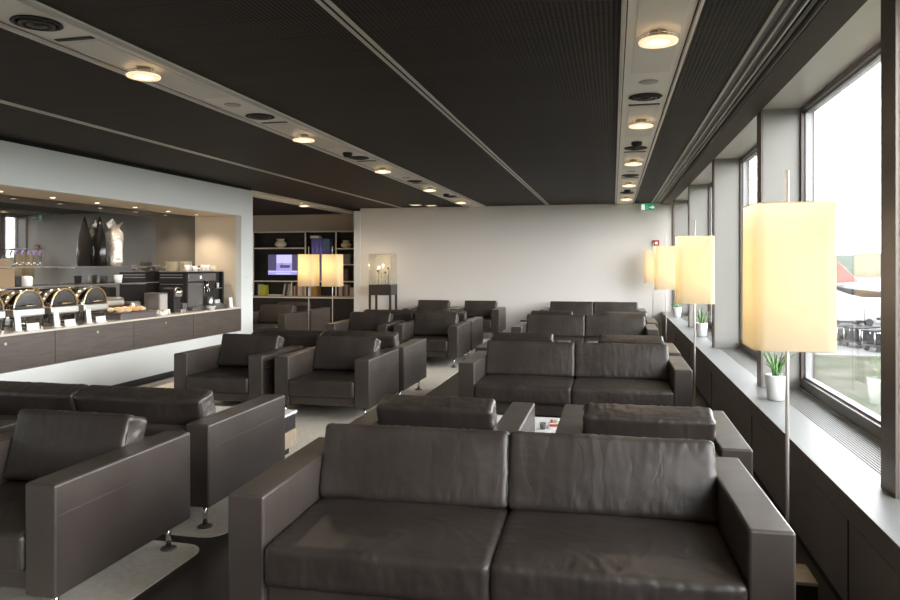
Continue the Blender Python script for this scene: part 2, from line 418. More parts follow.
for i, (xc, xa, xb, ye) in enumerate(strips):
    if i == 2: continue
    for j, y in enumerate(LY):
        if j < 2: continue
        z = ZC-.012
        sn = sname[i]; w_ = where[j-3] if j > 2 else 'overhead bay'
        # cover plate around the lamp
        cl('cover_plate', MB().box(xc-.12, xc+.12, y-.55, y+.85, z-.004, z-.0005, strip_l, .001), 'pale cover plate behind the ring light, %s of the %s' % (w_, sn), 'ceiling plate', 'ceiling cover plates')
        if j == 7: continue
        if j % 2 == 1:
            cl('ceiling_speaker', MB().lathe([(.062, 0), (.068, -.003), (.06, -.006), (.01, -.006)], shade_stone, (xc, y+1.10, z), 24), 'small grey round ceiling speaker, %s of the %s' % (w_, sn), 'speaker', 'grey discs in the ceiling strips')
        else:
            cl('smoke_detector', MB().lathe([(.055, 0), (.055, -.025), (.035, -.05), (.005, -.055)], black_m, (xc, y+1.18, z), 20), 'black domed detector hanging from the %s, %s' % (sn, w_), 'detector', 'black domed detectors')
        t = thing('air_vent', 'black round air vent, %s of the %s' % (w_, sn), 'air vent', (xc, y+1.55, z), 0, 'round air vents in the ceiling strips')
        MB().lathe([(.12, 0), (.125, -.006), (.105, -.012), (.10, -.004), (.10, 0)], black_m, seg=32).build('rim', t)
        MB().lathe([(.082, -.002), (.088, -.016), (.07, -.02), (.065, -.004)], track_m, seg=28, caps=False).lathe([(.045, -.002), (.05, -.018), (.01, -.026)], track_m, seg=24).build('diffuser_cone', t)
        cl('air_slot', MB().box(xc-.12, xc+.12, y+1.80, y+1.835, z-.006, z-.001, black_m), 'thin black air slot across the %s, %s' % (sn, w_), 'air slot', 'thin slots in the ceiling strips')
for k, (x, y) in enumerate(((-4.15, 14.75), (-3.85, 14.95))):
    MB().box(x-.12, x+.12, y-.12, y+.12, ZC-.012, ZC-.001, steel, .003).box(x-.09, x+.09, y-.09, y+.09, ZC-.015, ZC-.011, rim_glass).build('square_downlight', label='small square ceiling light near the far wall, ' + ('left one of the two' if k == 0 else 'right one of the two'), cat='ceiling light', group='square lights near the far wall')

# ------------------------------------------------------------------ leather seating
def cushion(w, d, h, mat, seed=0, r=.035, puff=.02, wr=.004, step=.016, endw=0, fold=0):
    """rounded leather pillow, centred at the origin; local -y is its front edge, +z its top"""
    a, b, c = w/2, d/2, h/2
    nx, ny, nz = max(4, int(w/step)), max(4, int(d/step)), max(3, int(h/step))
    mb = MB(); bm = mb.bm; cache = {}
    def pt(i, j, k):
        key = (i, j, k)
        if key in cache: return cache[key]
        q = Vector((-a + 2*a*i/nx, -b + 2*b*j/ny, -c + 2*c*k/nz))
        inn = Vector((max(-(a-r), min(a-r, q.x)), max(-(b-r), min(b-r, q.y)), max(-(c-r), min(c-r, q.z))))
        dd = q - inn; n = dd.normalized() if dd.length > 1e-9 else Vector((0, 0, 1))
        p = inn + n*r
        fx, fy, fz = q.x/a, q.y/b, q.z/c
        top = max(0, n.z); sidex = abs(n.x); sidey = abs(n.y)
        dome = (1-abs(fx)**2.6)*(1-abs(fy)**2.6)
        disp = puff*dome*abs(n.z)
        disp += .35*puff*(sidey*(1-fx*fx)*(1-fz*fz) + sidex*(1-fy*fy)*(1-fz*fz))
        # leather creases: run away from the seams
        ex = math.exp(-(1-abs(fx))*a/.10); ey = math.exp(-(1-abs(fy))*b/.12)
        n1 = noise.noise(Vector((q.x*26+seed*7.1, q.y*5, q.z*5+seed)))
        n2 = noise.noise(Vector((q.x*5+seed*3.3, q.y*26, q.z*6+seed)))
        n3 = noise.noise(Vector((q.x*9+q.y*7+seed*1.7, q.y*6-q.x*5, q.z*9)))
        rg = lambda t: 1-min(1, abs(t)*4.0)
        disp += wr*(ey*rg(n1)*1.2 + ex*rg(n2)*1.2 + .22*rg(n3) + .8*noise.noise(Vector((q.x*3.5, q.y*3.5, seed*2.0))))
        if sidex > .6 or sidey > .6: disp += wr*.9*rg(noise.noise(Vector((q.x*20, q.y*20+q.z*16, q.z*22+seed))))
        if fold and fz > .3:
            wq = noise.noise(Vector((q.x*3, q.y*3, seed+9.0)))*.25
            win = max(0, min(1, .55-.9*fy*.5))*max(0, 1-abs(fx-.35)**2)
            disp += fold*win*max(0, 1-abs(noise.noise(Vector(((q.x+q.y*.7+wq)*11, (q.y-q.x*.5)*3.5, seed*1.3))))*5)*abs(n.z)
        if endw: disp += endw*max(0, sidex-.5)*2*(rg(noise.noise(Vector((q.y*11, q.z*11, seed+3.3*fx))))-.5)
        p += n*disp
        v = bm.verts.new(p); cache[key] = v; return v
    fs = []
    def q4(A, B, D, E): fs.append(bm.faces.new((A, B, D, E)))
    for i in range(nx):
        for j in range(ny):
            q4(pt(i, j, 0), pt(i, j+1, 0), pt(i+1, j+1, 0), pt(i+1, j, 0)); q4(pt(i, j, nz), pt(i+1, j, nz), pt(i+1, j+1, nz), pt(i, j+1, nz))
        for k in range(nz):
            q4(pt(i, 0, k), pt(i+1, 0, k), pt(i+1, 0, k+1), pt(i, 0, k+1)); q4(pt(i, ny, k), pt(i, ny, k+1), pt(i+1, ny, k+1), pt(i+1, ny, k))
    for j in range(ny):
        for k in range(nz):
            q4(pt(0, j, k), pt(0, j, k+1), pt(0, j+1, k+1), pt(0, j+1, k)); q4(pt(nx, j, k), pt(nx, j+1, k), pt(nx, j+1, k+1), pt(nx, j, k+1))
    mb._fin(fs, mat, True)
    return mb
def piping(w, d, h, r, z):
    """seam cord round a pillow at height z (just inside the rounded edge)"""
    a, b = w/2-.0015, d/2-.0015; rc = r; pts = []
    for cx, cy, a0 in ((a-rc, b-rc, 0), (-(a-rc), b-rc, 90), (-(a-rc), -(b-rc), 180), (a-rc, -(b-rc), 270)):
        for t in range(0, 91, 30): pts.append((cx+rc*math.cos(R(a0+t)), cy+rc*math.sin(R(a0+t)), z))
    pts.append(pts[0]); return pts

ARM, DEP = .155, .98
def make_seat(name, cat, W, n):
    t = thing(name, 'x', cat); hw = W/2
    MB().box(-hw+ARM, hw-ARM, .03, DEP-.10, .15, .265, leather_flat, .012).build('seat_base', t)
    for s in (-1, 1):
        xa, xb = sorted((s*hw, s*(hw-ARM)))
        mb = MB().box(xa, xb, 0, DEP, .14, .62, leather_flat, .013, 3)
        a = mb.build('armrest', t)
        sm = MB(); xo = s*(hw+.0006)
        sm.tube([(xo, .02, .487), (xo, .3, .487), (xo, DEP-.02, .487)], .0022, leather_flat, 6)
        for xx in (xa+.012, xb-.012): sm.tube([(xx, .0035, .155), (xx, .0035, .60)], .0028, leather_flat, 6)
        sm.tube([(xa+.012, .0035, .60), (xb-.012, .0035, .60)], .0028, leather_flat, 6)
        sm.build('seam', a)
    mb = MB().box(-hw+ARM+.001, hw-ARM-.001, DEP-.12, DEP-.002, .14, .585, leather_flat, .018, 3)
    mb.build('backrest', t)
    iw = (W-2*ARM)/n
    for k in range(n):
        cx = -hw+ARM+iw*(k+.5); sd = k*5+n
        o = cushion(iw-.004, .74, .165, leather, sd, r=.026, puff=.012, wr=.002, step=.0125, fold=.0045 if n == 2 else .002).build('seat_cushion', t)
        o.location = (cx, .355, .343 if n == 2 else .318)
        ch, ct, cr = (.345, .165, .022) if n == 2 else (.36, .165, .022)
        c = cushion(iw-.006, ch, ct, leather, sd+2, r=cr, puff=.012, wr=.0026, step=.0125, endw=.005).build('back_cushion', t)
        # local -y (bottom edge) down, leaning back
        c.rotation_euler = (R(90-17), 0, 0); c.location = (cx, .70, .578 if n == 2 else .572)
        for zz in (ct/2-.016, -ct/2+.016): MB().tube(piping(iw-.006, ch, ct, cr, zz), .0034, leather_flat, 6).build('piping', c)
    for x in (-hw+.078, hw-.078):
        for y in (.09, DEP-.09):
            l = MB().cyl(x, y, .012, .145, .0145, chrome, 16).build('leg', t)
            MB().lathe([(.043, 0.0), (.043, .005), (.037, .010), (.014, .014)], machine_m, (x, y, 0), 24).build('foot_plate', l)
    return t
sofa = make_seat('leather_sofa', 'sofa', 2.1, 2); chair = make_seat('leather_armchair', 'armchair', 1.0, 1)
used = {}
def put(kind, cx, y, away, label, group, z=0):
    src = {'s': sofa, 'c': chair}[kind]; rz = PI if away else 0
    loc = (cx, y + (DEP if away else 0), z)
    if kind not in used:
        used[kind] = 1; src.location = loc; src.rotation_euler = (0, 0, rz); src['label'] = label; src['group'] = group; return src
    return dup(src, label, loc, rz, group=group)
RG = .006  # rug thickness
gS, gC = 'dark brown leather sofas', 'dark brown leather armchairs'
s1 = put('s', -.45, 2.63, False, 'large dark brown leather two-seat sofa in the foreground, creased seat facing the camera', gS)
s1_fix = (R(1.8), 1.02)
put('s', -.37, 6.53, False, 'dark brown leather two-seat sofa facing the camera, second one back on the window side', gS)
put('s', -.42, 10.45, False, 'dark brown leather two-seat sofa facing the camera, third one back on the window side', gS)
put('s', -.40, 14.42, False, 'dark brown leather two-seat sofa against the far white wall on the window side', gS)
put('c', -1.01, 3.80, True, 'leather armchair facing away directly behind the left half of the foreground sofa', gC)
put('c', .185, 3.80, True, 'leather armchair facing away directly behind the right half of the foreground sofa', gC)
put('c', -1.00, 7.78, True, 'leather armchair facing away behind the left half of the second window-side sofa', gC)
put('c', .19, 7.78, True, 'leather armchair facing away behind the right half of the second window-side sofa', gC)
put('c', -1.00, 11.72, True, 'leather armchair facing away behind the left half of the third window-side sofa', gC)
put('c', .19, 11.72, True, 'leather armchair facing away behind the right half of the third window-side sofa', gC)
put('c', -2.77, 2.52, False, 'leather armchair at the lower left with its long side panel toward the aisle', gC, RG)
put('c', -3.90, 2.52, False, 'leather armchair cut off by the left picture edge beside the lower left armchair', gC, RG)
put('s', -3.31, 3.66, True, 'leather sofa facing away at the left, backed onto the lower left armchairs', gS, RG)
put('c', -2.79, 6.50, False, 'leather armchair facing the camera on the pale carpet, aisle side of the middle left pair', gC, RG)
put('c', -3.92, 6.50, False, 'leather armchair facing the camera on the pale carpet, buffet side of the middle left pair', gC, RG)
put('s', -3.30, 7.53, True, 'leather sofa facing away, backed onto the middle left pair of armchairs', gS, RG)
put('c', -2.74, 10.27, False, 'leather armchair facing the camera in the far left group, aisle side', gC, RG)
put('c', -3.84, 10.27, False, 'leather armchair facing the camera in the far left group, buffet side', gC, RG)
put('s', -3.27, 11.28, True, 'leather sofa facing away, backed onto the far left group of armchairs', gS, RG)
put('c', -2.75, 14.20, False, 'small-looking leather armchair near the far white wall, right one beside the aisle', gC, RG)
put('c', -3.78, 14.20, False, 'small-looking leather armchair near the far white wall, left one closer to the display case', gC, RG)
put('c', -6.30, 11.90, False, 'leather armchair beside the bookcase facing the camera, nearer one of the back-to-back two', gC, RG)
put('c', -6.38, 13.22, True, 'leather armchair beside the bookcase facing away, farther one of the back-to-back two', gC, RG)

sofa.rotation_euler = (0, 0, s1_fix[0]); sofa.scale = (s1_fix[1], 1, 1)
# rugs
def rug(x0, x1, y0, y1, label):
    r = .12; pts = []
    for cx, cy, a0 in ((x1-r, y1-r, 0), (x0+r, y1-r, 90), (x0+r, y0+r, 180), (x1-r, y0+r, 270)):
        for t in range(0, 91, 15): pts.append((cx+r*math.cos(R(a0+t)), cy+r*math.sin(R(a0+t))))
    MB().prism(pts, .001, RG-.001, rug_m).build('carpet', label=label, cat='carpet', group='pale carpets under the left seating')
rug(-5.6, -2.165, .2, 3.50, 'pale carpet with rounded corner under the lower left armchairs')
rug(-5.85, -2.165, 3.60, 15.44, 'long pale carpet under the left sofas and armchairs reaching the far wall')
rug(-9.4, -5.9, 11.2, 16.3, 'pale carpet in front of the bookcase')

# ------------------------------------------------------------------ coffee tables and what lies on them
def make_table(W, D):
    t = thing('coffee_table', 'x', 'coffee table'); w, d = W/2, D/2
    MB().box(-w, w, -d, d, .325, .345, white_m, .002).build('tabletop', t)
    MB().box(-w+.012, w-.012, d-.02, d-.01, .20, .325, black_m).box(-w+.012, -w+.027, -d+.01, d-.02, .20, .325, black_m).box(w-.027, w-.012, -d+.01, d-.02, .20, .325, black_m).box(-.01, .01, -d+.02, d-.02, .20, .325, black_m).build('open_shelf', t)
    MB().box(-w, w, -d, d, .07, .20, wood_tan, .002).build('drawer_box', t)
    MB().box(-w+.05, w-.05, -d+.05, d-.05, 0, .07, black_m).build('plinth', t)
    return t
ta = make_table(1.2, .56)
tb = [(-.40, 5.33, 0, 'white-topped coffee table seen between the two armchairs behind the foreground sofa'), (-.40, 9.28, 0, 'white-topped coffee table in front of the third window-side sofa'),
      (-.40, 13.2, 0, 'white-topped coffee table in front of the sofa by the far wall'), (-3.13, 5.13, RG, 'low coffee table with white top, black shelf gap and tan base at the left'),
      (-3.3, 9.35, RG, 'white-topped coffee table before the far left pair of armchairs'), (-3.3, 13.1, RG, 'white-topped coffee table between the far left sofa and the armchairs by the wall')]
for k, (x, y, z, lab) in enumerate(tb):
    if k == 0: ta.location = (x, y, z); ta['label'] = lab; ta['group'] = 'white-topped coffee tables'
    else: dup(ta, lab, (x, y, z))
zt = .346
t = thing('sugar_box', 'small red and white packet box on the coffee table behind the foreground sofa', 'box', (-.415, 5.28, zt), .15)
MB().box(-.05, .05, -.03, .03, 0, .035, paper_m, .002).box(-.045, .045, -.031, -.0305, .01, .028, red_m).build('box_body', t)
for k in range(3): MB().box(-.035+.025*k, -.018+.025*k, -.02, .02, .036, .052, (red_m, food_m, paper_m)[k], rot=Matrix.Rotation(.2*(k-1), 3, 'Y')).build('sachet', t)
MB().lathe([(.018, 0), (.024, .04), (.026, .045), (.022, .042), (.015, .005)], machine_m, (-.50, 5.20, zt), 16).build('small_cup', label='small dark cup beside the red and white packet box', cat='cup')
t = thing('napkin_holder', 'white napkin box on the left coffee table behind the sofa cushions', 'box', (-3.36, 5.20, zt+RG), .1)
MB().box(-.08, .08, -.05, .05, 0, .07, paper_m, .003).build('box_body', t); MB().box(-.05, .05, -.004, .004, .06, .09, paper_m).build('napkin', t)
MB().lathe([(.03, 0), (.034, .05), (.025, .055), (.01, .058)], purple_m, (-3.52, 5.22, zt+RG), 16).build('candle_jar', label='small violet jar on the left coffee table beside the white box', cat='jar')

# ------------------------------------------------------------------ floor lamps
def make_lamp():
    t = thing('floor_lamp', 'x', 'floor lamp')
    MB().box(-.105, .105, -.105, .105, 0, .105, black_m, .003).box(-.105, .105, -.105, .105, .105, .12, wood_tan, .002).build('base', t)
    MB().cyl(0, 0, .12, 1.985, .0085, pole_m, 14).build('pole', t)
    # shade: tall box with rounded corners, thin fabric wall, open top and bottom
    w, r = .175, .055; pts = []
    for cx, cy, a0 in ((w-r, w-r, 0), (-(w-r), w-r, 90), (-(w-r), -(w-r), 180), (w-r, -(w-r), 270)):
        for q in range(0, 91, 10): pts.append((cx+r*math.cos(R(a0+q)), cy+r*math.sin(R(a0+q))))
    bm = MB(); vo = []; n = len(pts)
    for z, sc in ((1.162, 1.0), (1.825, .985)):
        vo.append([bm.bm.verts.new((p[0]*sc, p[1]*sc, z)) for p in pts])
    fs = [bm.bm.faces.new((vo[0][k], vo[0][(k+1) % n], vo[1][(k+1) % n], vo[1][k])) for k in range(n)]
    bm._fin(fs, shade_m, True); sh = bm.build('lamp_shade', t)
    tr = MB()
    for z, sc in ((1.164, 1.0), (1.823, .985)):
        MB().tube([(p[0]*sc, p[1]*sc, z) for p in pts+pts[:1]], .003, shade_m, 6).build('shade_hem', sh)
    for a in (0, PI/2): MB().tube([(-.17*math.cos(a), -.17*math.sin(a), 1.80), (.17*math.cos(a), .17*math.sin(a), 1.80)], .002, steel, 6).build('shade_rod', sh)
    MB().lathe([(.012, 0), (.028, .03), (.033, .06), (.02, .09), (.004, .1)], glow_m, (.035, 0, 1.46), 16).build('bulb', t)
    return t
lp = make_lamp()
lamps = [(.79, 3.57, 'tall floor lamp nearest the camera with cream shade, in front of the big window'), (.79, 7.42, 'cream-shaded floor lamp second from the camera along the window sill'),
         (.79, 11.3, 'cream-shaded floor lamp third from the camera along the window sill'), (.79, 14.95, 'cream-shaded floor lamp farthest along the window side, by the far wall'),
         (-5.86, 13.05, 'floor lamp in front of the bookcase, left one of the glowing two'), (-5.38, 13.1, 'floor lamp in front of the bookcase, right one of the glowing two')]
for k, (x, y, lab) in enumerate(lamps):
    if k == 0: lp.location = (x, y, 0); lp['label'] = lab; lp['group'] = 'floor lamps with rounded square shades'
    else:
        o = dup(lp, lab, (x, y, 0 if k < 4 else RG))
        if k > 3: o.scale = (1, 1, .95)
    w_ = .45 if k < 4 else 1.0
    for zz in (1.40, 1.60): add_light('shade_bulb', 'POINT', (x-.035, y, zz), w_, (1, .70, .36) if k < 4 else (1, .74, .40), .05)

# ------------------------------------------------------------------ plants on the sill
def plant(x, y, label, kind, seed):
    rnd = random.Random(seed)
    t = thing('potted_plant', label, 'potted plant', (x, y, .553), 0, 'white potted plants on the sill')
    MB().lathe([(.055, 0), (.062, .005), (.078, .17), (.080, .185), (.074, .185), (.070, .165)], white_m, seg=28).build('pot', t)
    MB().lathe([(.072, .160), (.03, .168), (.003, .17)], soil_m, seg=20).build('soil', t)
    mb = MB()
    for k in range(22 if kind else 9):
        a = rnd.random()*2*PI; ln = rnd.uniform(.14, .27) if kind else rnd.uniform(.07, .14); bend = rnd.uniform(.02, .15)
        wd = .010 if kind else .018; vs = []; fs = []; ca, sa = math.cos(a), math.sin(a); b0 = rnd.uniform(0, .03)
        for i in range(7):
            u = i/6; rr = b0 + bend*u**1.6; z = .165 + ln*(u - .35*u*u*bend*6)
            ww = wd*(1-u)**.6*(.6+.8*u) + .0005
            vs += [(ca*rr - sa*ww, sa*rr + ca*ww, z), (ca*(rr+.004), sa*(rr+.004), z-.004), (ca*rr + sa*ww, sa*rr - ca*ww, z)]
        for i in range(6):
            q = i*3; fs += [(q, q+1, q+4, q+3), (q+1, q+2, q+5, q+4), (q+2, q, q+3, q+5)]
        mb.faces(vs, fs, green_leaf, True)
    mb.build('foliage', t)
plant(1.17, 5.62, 'white potted plant with trailing leaves on the sill beside the nearest lamp pole', 1, 3)
plant(1.19, 10.3, 'white potted plant on the sill right of the second lamp pole', 1, 8)
plant(1.17, 13.9, 'white potted plant farthest along the sill, half hidden by the second lamp shade', 0, 5)

# ------------------------------------------------------------------ wall things at the far wall
t = thing('exit_sign', 'green running-man exit sign hanging from the ceiling at the far wall', 'exit sign', (.70, 15.30, 2.66))
MB().box(-.135, .135, -.012, .012, .01, .145, green_sign, .003).build('panel', t)
mb = MB()  # white pictogram: door, runner and arrow
mb.box(-.015, -.011, -.0145, -.0125, .02, .125, white_sign)
mb.prism([(.03, .075), (.085, .075), (.085, .105), (.135, .068), (.085, .03), (.085, .058), (.03, .058)], -.0145, -.0125, white_sign, 'y')
mb.box(-.125, -.055, -.0145, -.0125, .018, .128, white_sign)
mb.build('pictogram', t)
MB().tube([(-.1, 0, .145), (-.1, 0, .168)], .003, steel).tube([(.1, 0, .145), (.1, 0, .168)], .003, steel).build('hanger', t)
t = thing('fire_alarm_button', 'small red square fire alarm call box on the far wall below the exit sign', 'fire alarm button', (.885, YW-.002, 1.985))
MB().box(-.06, .06, -.035, 0, -.055, .065, red_m, .004).build('housing', t); MB().box(-.028, .028, -.038, -.035, -.025, .032, paper_m).build('window_plate', t)
# display case
espresso_wood = M('espresso_wood', (.035, .028, .026), .4)
t = thing('display_case', 'glass display case on a dark four-legged stand against the far wall', 'display case', (-4.97, 15.02, RG))
t.scale = (.88, 1, 1)
MB().box(-.29, .29, -.24, .24, .86, 1.09, espresso_wood, .004).build('apron', t)
for sx in (-1, 1):
    for sy in (-1, 1): MB().box(sx*.265-.025, sx*.265+.025, sy*.215-.025, sy*.215+.025, 0, .86, espresso_wood, .003).build('leg', t)
g = MB(); 
for a in ((-.285, -.279, -.235, .235), (.279, .285, -.235, .235), (-.279, .279, -.235, -.229), (-.279, .279, .229, .235)): g.box(a[0], a[1], a[2], a[3], 1.09, 1.76, clear_m)
g.box(-.285, .285, -.235, .235, 1.76, 1.766, clear_m); g.build('glass_box', t)
g = MB()
for sx in (-1, 1):
    for sy in (-1, 1): g.box(sx*.286-.003, sx*.286+.003, sy*.236-.003, sy*.236+.003, 1.09, 1.765, steel)
g.box(-.287, .287, -.238, -.233, 1.762, 1.770, steel).box(-.287, .287, .233, .238, 1.762, 1.770, steel)
g.build('glass_edge', t)
for k, (x, hh) in enumerate(((-.13, .32), (-.03, .22), (.07, .28), (.15, .38))):
    o = MB().lathe([(.03, 0), (.03, .008), (.006, .012), (.006, hh-.05), (.03, hh-.03), (.022, hh), (.002, hh+.01)], (gold_m, chrome, chrome, black_m)[k], (x*.85-4.97, 15.0, 1.09+RG), 16).build('trophy_stand', label=('bright goblet inside the glass display case, leftmost', 'short chrome goblet inside the glass display case', 'middle chrome goblet inside the glass display case', 'tall dark-topped goblet inside the glass display case')[k], cat='ornament', group='ornaments in the display case')
t = thing('case_spotlight', 'tiny glowing spot lamp inside the glass display case', 'lamp', (-5.10, 15.12, 1.09+RG))
MB().cyl(0, 0, 0, .36, .004, chrome).build('stem', t); MB().lathe([(.003, .345), (.02, .36), (.02, .39), (.003, .4)], glow_m, seg=14).build('bulb', t)
add_light('case_lamp', 'POINT', (-5.10, 15.09, 1.52), 2, (1, .75, .5), .02)

# ------------------------------------------------------------------ bookcase
BY = 16.78
t = thing('bookcase', 'wide white-edged bookcase with dark interior, cupboards below, behind the two lamps', 'bookcase', (0, 0, 0))
xl, d1, d2, xr = -9.08, -7.63, -6.80, -6.30
MB().box(xl, xr, 17.04, 17.08, .72, 2.36, dark_back).build('back_panel', t)
for x in (xl, d1, d2, xr): MB().box(x-.018, x+.018, BY+.012, 17.04, .735, 2.36, dark_back).box(x-.018, x+.018, BY, BY+.012, .735, 2.36, shelf_w).build('upright', t)
MB().box(xl-.018, xr+.018, BY, 17.06, 2.36, 2.39, shelf_w).build('top_shelf', t)
for a, b, z in ((xl, d1, 1.97), (xl, d1, 1.12), (d1, d2, 1.12), (d2, xr, 1.95), (d2, xr, 1.55), (d2, xr, 1.12)):
    MB().box(a+.019, b-.019, BY, 17.04, z-.03, z, shelf_w).build('shelf', t)
MB().box(-8.02, -7.99, BY+.012, 17.04, .736, 1.09, dark_back).box(-8.02, -7.99, BY, BY+.012, .736, 1.09, shelf_w).build('divider', t)
MB().box(-9.3, -5.95, 16.35, 17.06, .70, .735, shelf_w, .002).build('desk_top', t)
MB().box(-9.3, -5.96, 16.40, 17.06, RG, .70, dark_back).build('cupboard', t)
mb = MB().box(-5.96, -5.95, 16.37, 17.06, RG, .70, wood_dark); mb.build('side_panel', t)
for x in (-8.3, -7.3): MB().box(x-.005, x+.005, 16.392, 16.40, .05, .69, black_m).build('door_gap', t)
t = thing('television', 'flat television showing a violet aircraft picture in the bookcase', 'television', (-8.30, 16.90, 1.122))
MB().box(-.12, .12, -.05, .05, 0, .015, black_m).box(-.03, .03, -.01, .01, .015, .12, black_m).build('stand', t)
MB().box(-.44, .44, -.02, .02, .12, .70, black_m, .004).build('screen_frame', t)
mb = MB().box(-.41, .41, -.0225, -.0205, .15, .67, screen_m)
mb.box(-.41, -.18, -.0235, -.0227, .26, .67, screen_d).box(.26, .41, -.0235, -.0227, .26, .67, screen_d).box(-.17, .25, -.0235, -.0227, .45, .655, screen_w)
mb.box(-.08, .20, -.0243, -.0237, .33, .40, screen_d).box(-.04, -.02, -.0243, -.0237, .4, .46, screen_d).box(-.40, .40, -.0235, -.0227, .22, .25, screen_w).box(-.2, .22, -.0243, -.0237, .165, .2, screen_w)
mb.build('screen', t)
def vase(x, z, s, lab): MB().lathe([(.06*s, 0), (.13*s, .04*s), (.15*s, .09*s), (.12*s, .14*s), (.07*s, .165*s), (.10*s, .2*s), (.105*s, .215*s), (.09*s, .21*s), (.05*s, .165*s)], cream_m, (x, 16.92, z), 28).build('round_vase', label=lab, cat='vase', group='cream vases on the bookcase')
vase(-8.38, 1.972, 1.05, 'cream round vase on the upper left shelf of the bookcase'); vase(-6.58, 1.952, .9, 'cream round vase on the upper right shelf of the bookcase')
# tall violet and teal display folders
xs = -7.47
for k, (w, h, m, lab) in enumerate(((.10, 1.07, violet_m, 'tall violet folder in the middle bay, leftmost of the row'), (.11, 1.08, violet_m, 'tall violet folder in the middle bay, second of the row'), (.10, 1.07, violet_m, 'tall violet folder in the middle bay, beside the teal folders'),
                                    (.09, 1.07, teal_m, 'tall teal folder in the middle bay, beside the violet folders'), (.10, 1.06, teal_m, 'tall teal folder in the middle bay, rightmost of the row'))):
    t = thing('tall_folder', lab, 'folder', (xs, 16.80, 1.121), 0, 'tall folders in the middle bay')
    MB().box(0, w-.004, 0, .2, 0, h, m, .004).build('cover', t)
    MB().box(.02, w-.024, -.0015, -.0003, h*.55, h*.8, violet_m if m is teal_m else screen_d).build('spine_label', t); xs += w
for k in range(2):
    MB().box(-7.52, -7.26-k*.04, 16.82, 17.0, 2.203+k*.035, 2.235+k*.035, paper_m, .003).build('flat_book', label='pale book lying flat on top of the tall violet folders, ' + ('lower' if k == 0 else 'upper') + ' one', cat='book', group='flat books on the folders')
cols = [(.5, .45, .4), (.65, .6, .55), (.3, .06, .04), (.12, .08, .07), (.55, .3, .12), (.25, .25, .28), (.7, .66, .6), (.4, .2, .08)]
bmats = [M('book_cover_%d' % i, c_, .55) for i, c_ in enumerate(cols)]
cn = ['grey', 'pale beige', 'dark red', 'dark brown', 'orange brown', 'slate', 'off-white', 'brown']
def book(x, z, w, h, d, mat, lab, grp, lean=0):
    t = thing('book', lab, 'book', (x, 16.80, z), 0, grp); t.rotation_euler = (0, lean, 0)
    MB().box(0, .003, 0, d, 0, h, mat).box(w-.003, w, 0, d, 0, h, mat).box(0, w, 0, .003, 0, h, mat).build('cover', t)
    MB().box(.0035, w-.0035, .004, d-.004, .004, h-.004, paper_m).build('pages', t)
zd = .737
book(-8.99, zd, .04, .30, .2, bmats[3], 'dark brown upright book at the far left of the lowest bookcase shelf', 'books in the bookcase')
book(-8.945, zd, .04, .28, .2, bmats[6], 'off-white upright book beside the yellow-green folder', 'books in the bookcase')
MB().box(-8.89, -8.76, 16.80, 17.0, zd, zd+.27, yellow_m, .004).build('yellow_folder', label='yellow-green folder standing in the lowest left shelf of the bookcase', cat='folder')
MB().box(-8.68, -8.34, 16.82, 17.0, zd, zd+.03, paper_m, .003).build('magazine', label='white magazine lying flat beside the yellow-green folder', cat='magazine')
for k, (x, c_) in enumerate(((-8.27, 1), (-8.21, 3), (-8.15, 0), (-8.09, 6))):
    book(x, zd, .04, .31, .19, bmats[c_], '%s book leaning right in the left bay of the bookcase' % cn[c_], 'books in the bookcase', .16)
x = -7.96
for k in range(10):
    c_ = (0, 2, 6, 1, 4, 3, 6, 4, 4, 7)[k]; w = .045+.012*((k*7) % 3); h = .25+.03*((k*5) % 3)
    pos = ['first', 'second', 'third', 'fourth', 'fifth', 'sixth', 'seventh', 'eighth', 'ninth', 'tenth'][k]
    book(x, zd, w, h, .2, bmats[c_], '%s upright book behind the lamps, %s from the left in the middle bay' % (cn[c_], pos), 'books in the bookcase'); x += w+.004
    if k == 3: x += .01
    if x > -7.69 and x < -7.60: x = -7.60
x = -6.77
for k in range(6):
    c_ = (3, 1, 6, 2, 5, 0)[k]; w = .038+.008*((k*3) % 2); h = .27+.02*((k*5) % 3)
    book(x, zd, w, h, .2, bmats[c_], '%s upright book in the right bay of the bookcase, %s from the left' % (cn[c_], ['first', 'second', 'third', 'fourth', 'fifth', 'sixth'][k]), 'books in the bookcase'); x += w+.004
MB().box(-6.46, -6.34, 16.84, 17.0, zd, zd+.22, shade_stone, .01).build('stone_ornament', label='grey block ornament beside the books at the right end of the bookcase', cat='ornament')
MB().box(-6.70, -6.45, 16.84, 17.0, 1.552, 1.80, bmats[5], .004).build('picture_box', label='slate box on the right bay shelf just under the vase shelf', cat='box')
MB().box(-6.72, -6.5, 16.84, 17.0, 1.122, 1.42, bmats[3], .004).build('picture_box', label='dark brown box on the right bay shelf above the books', cat='box')

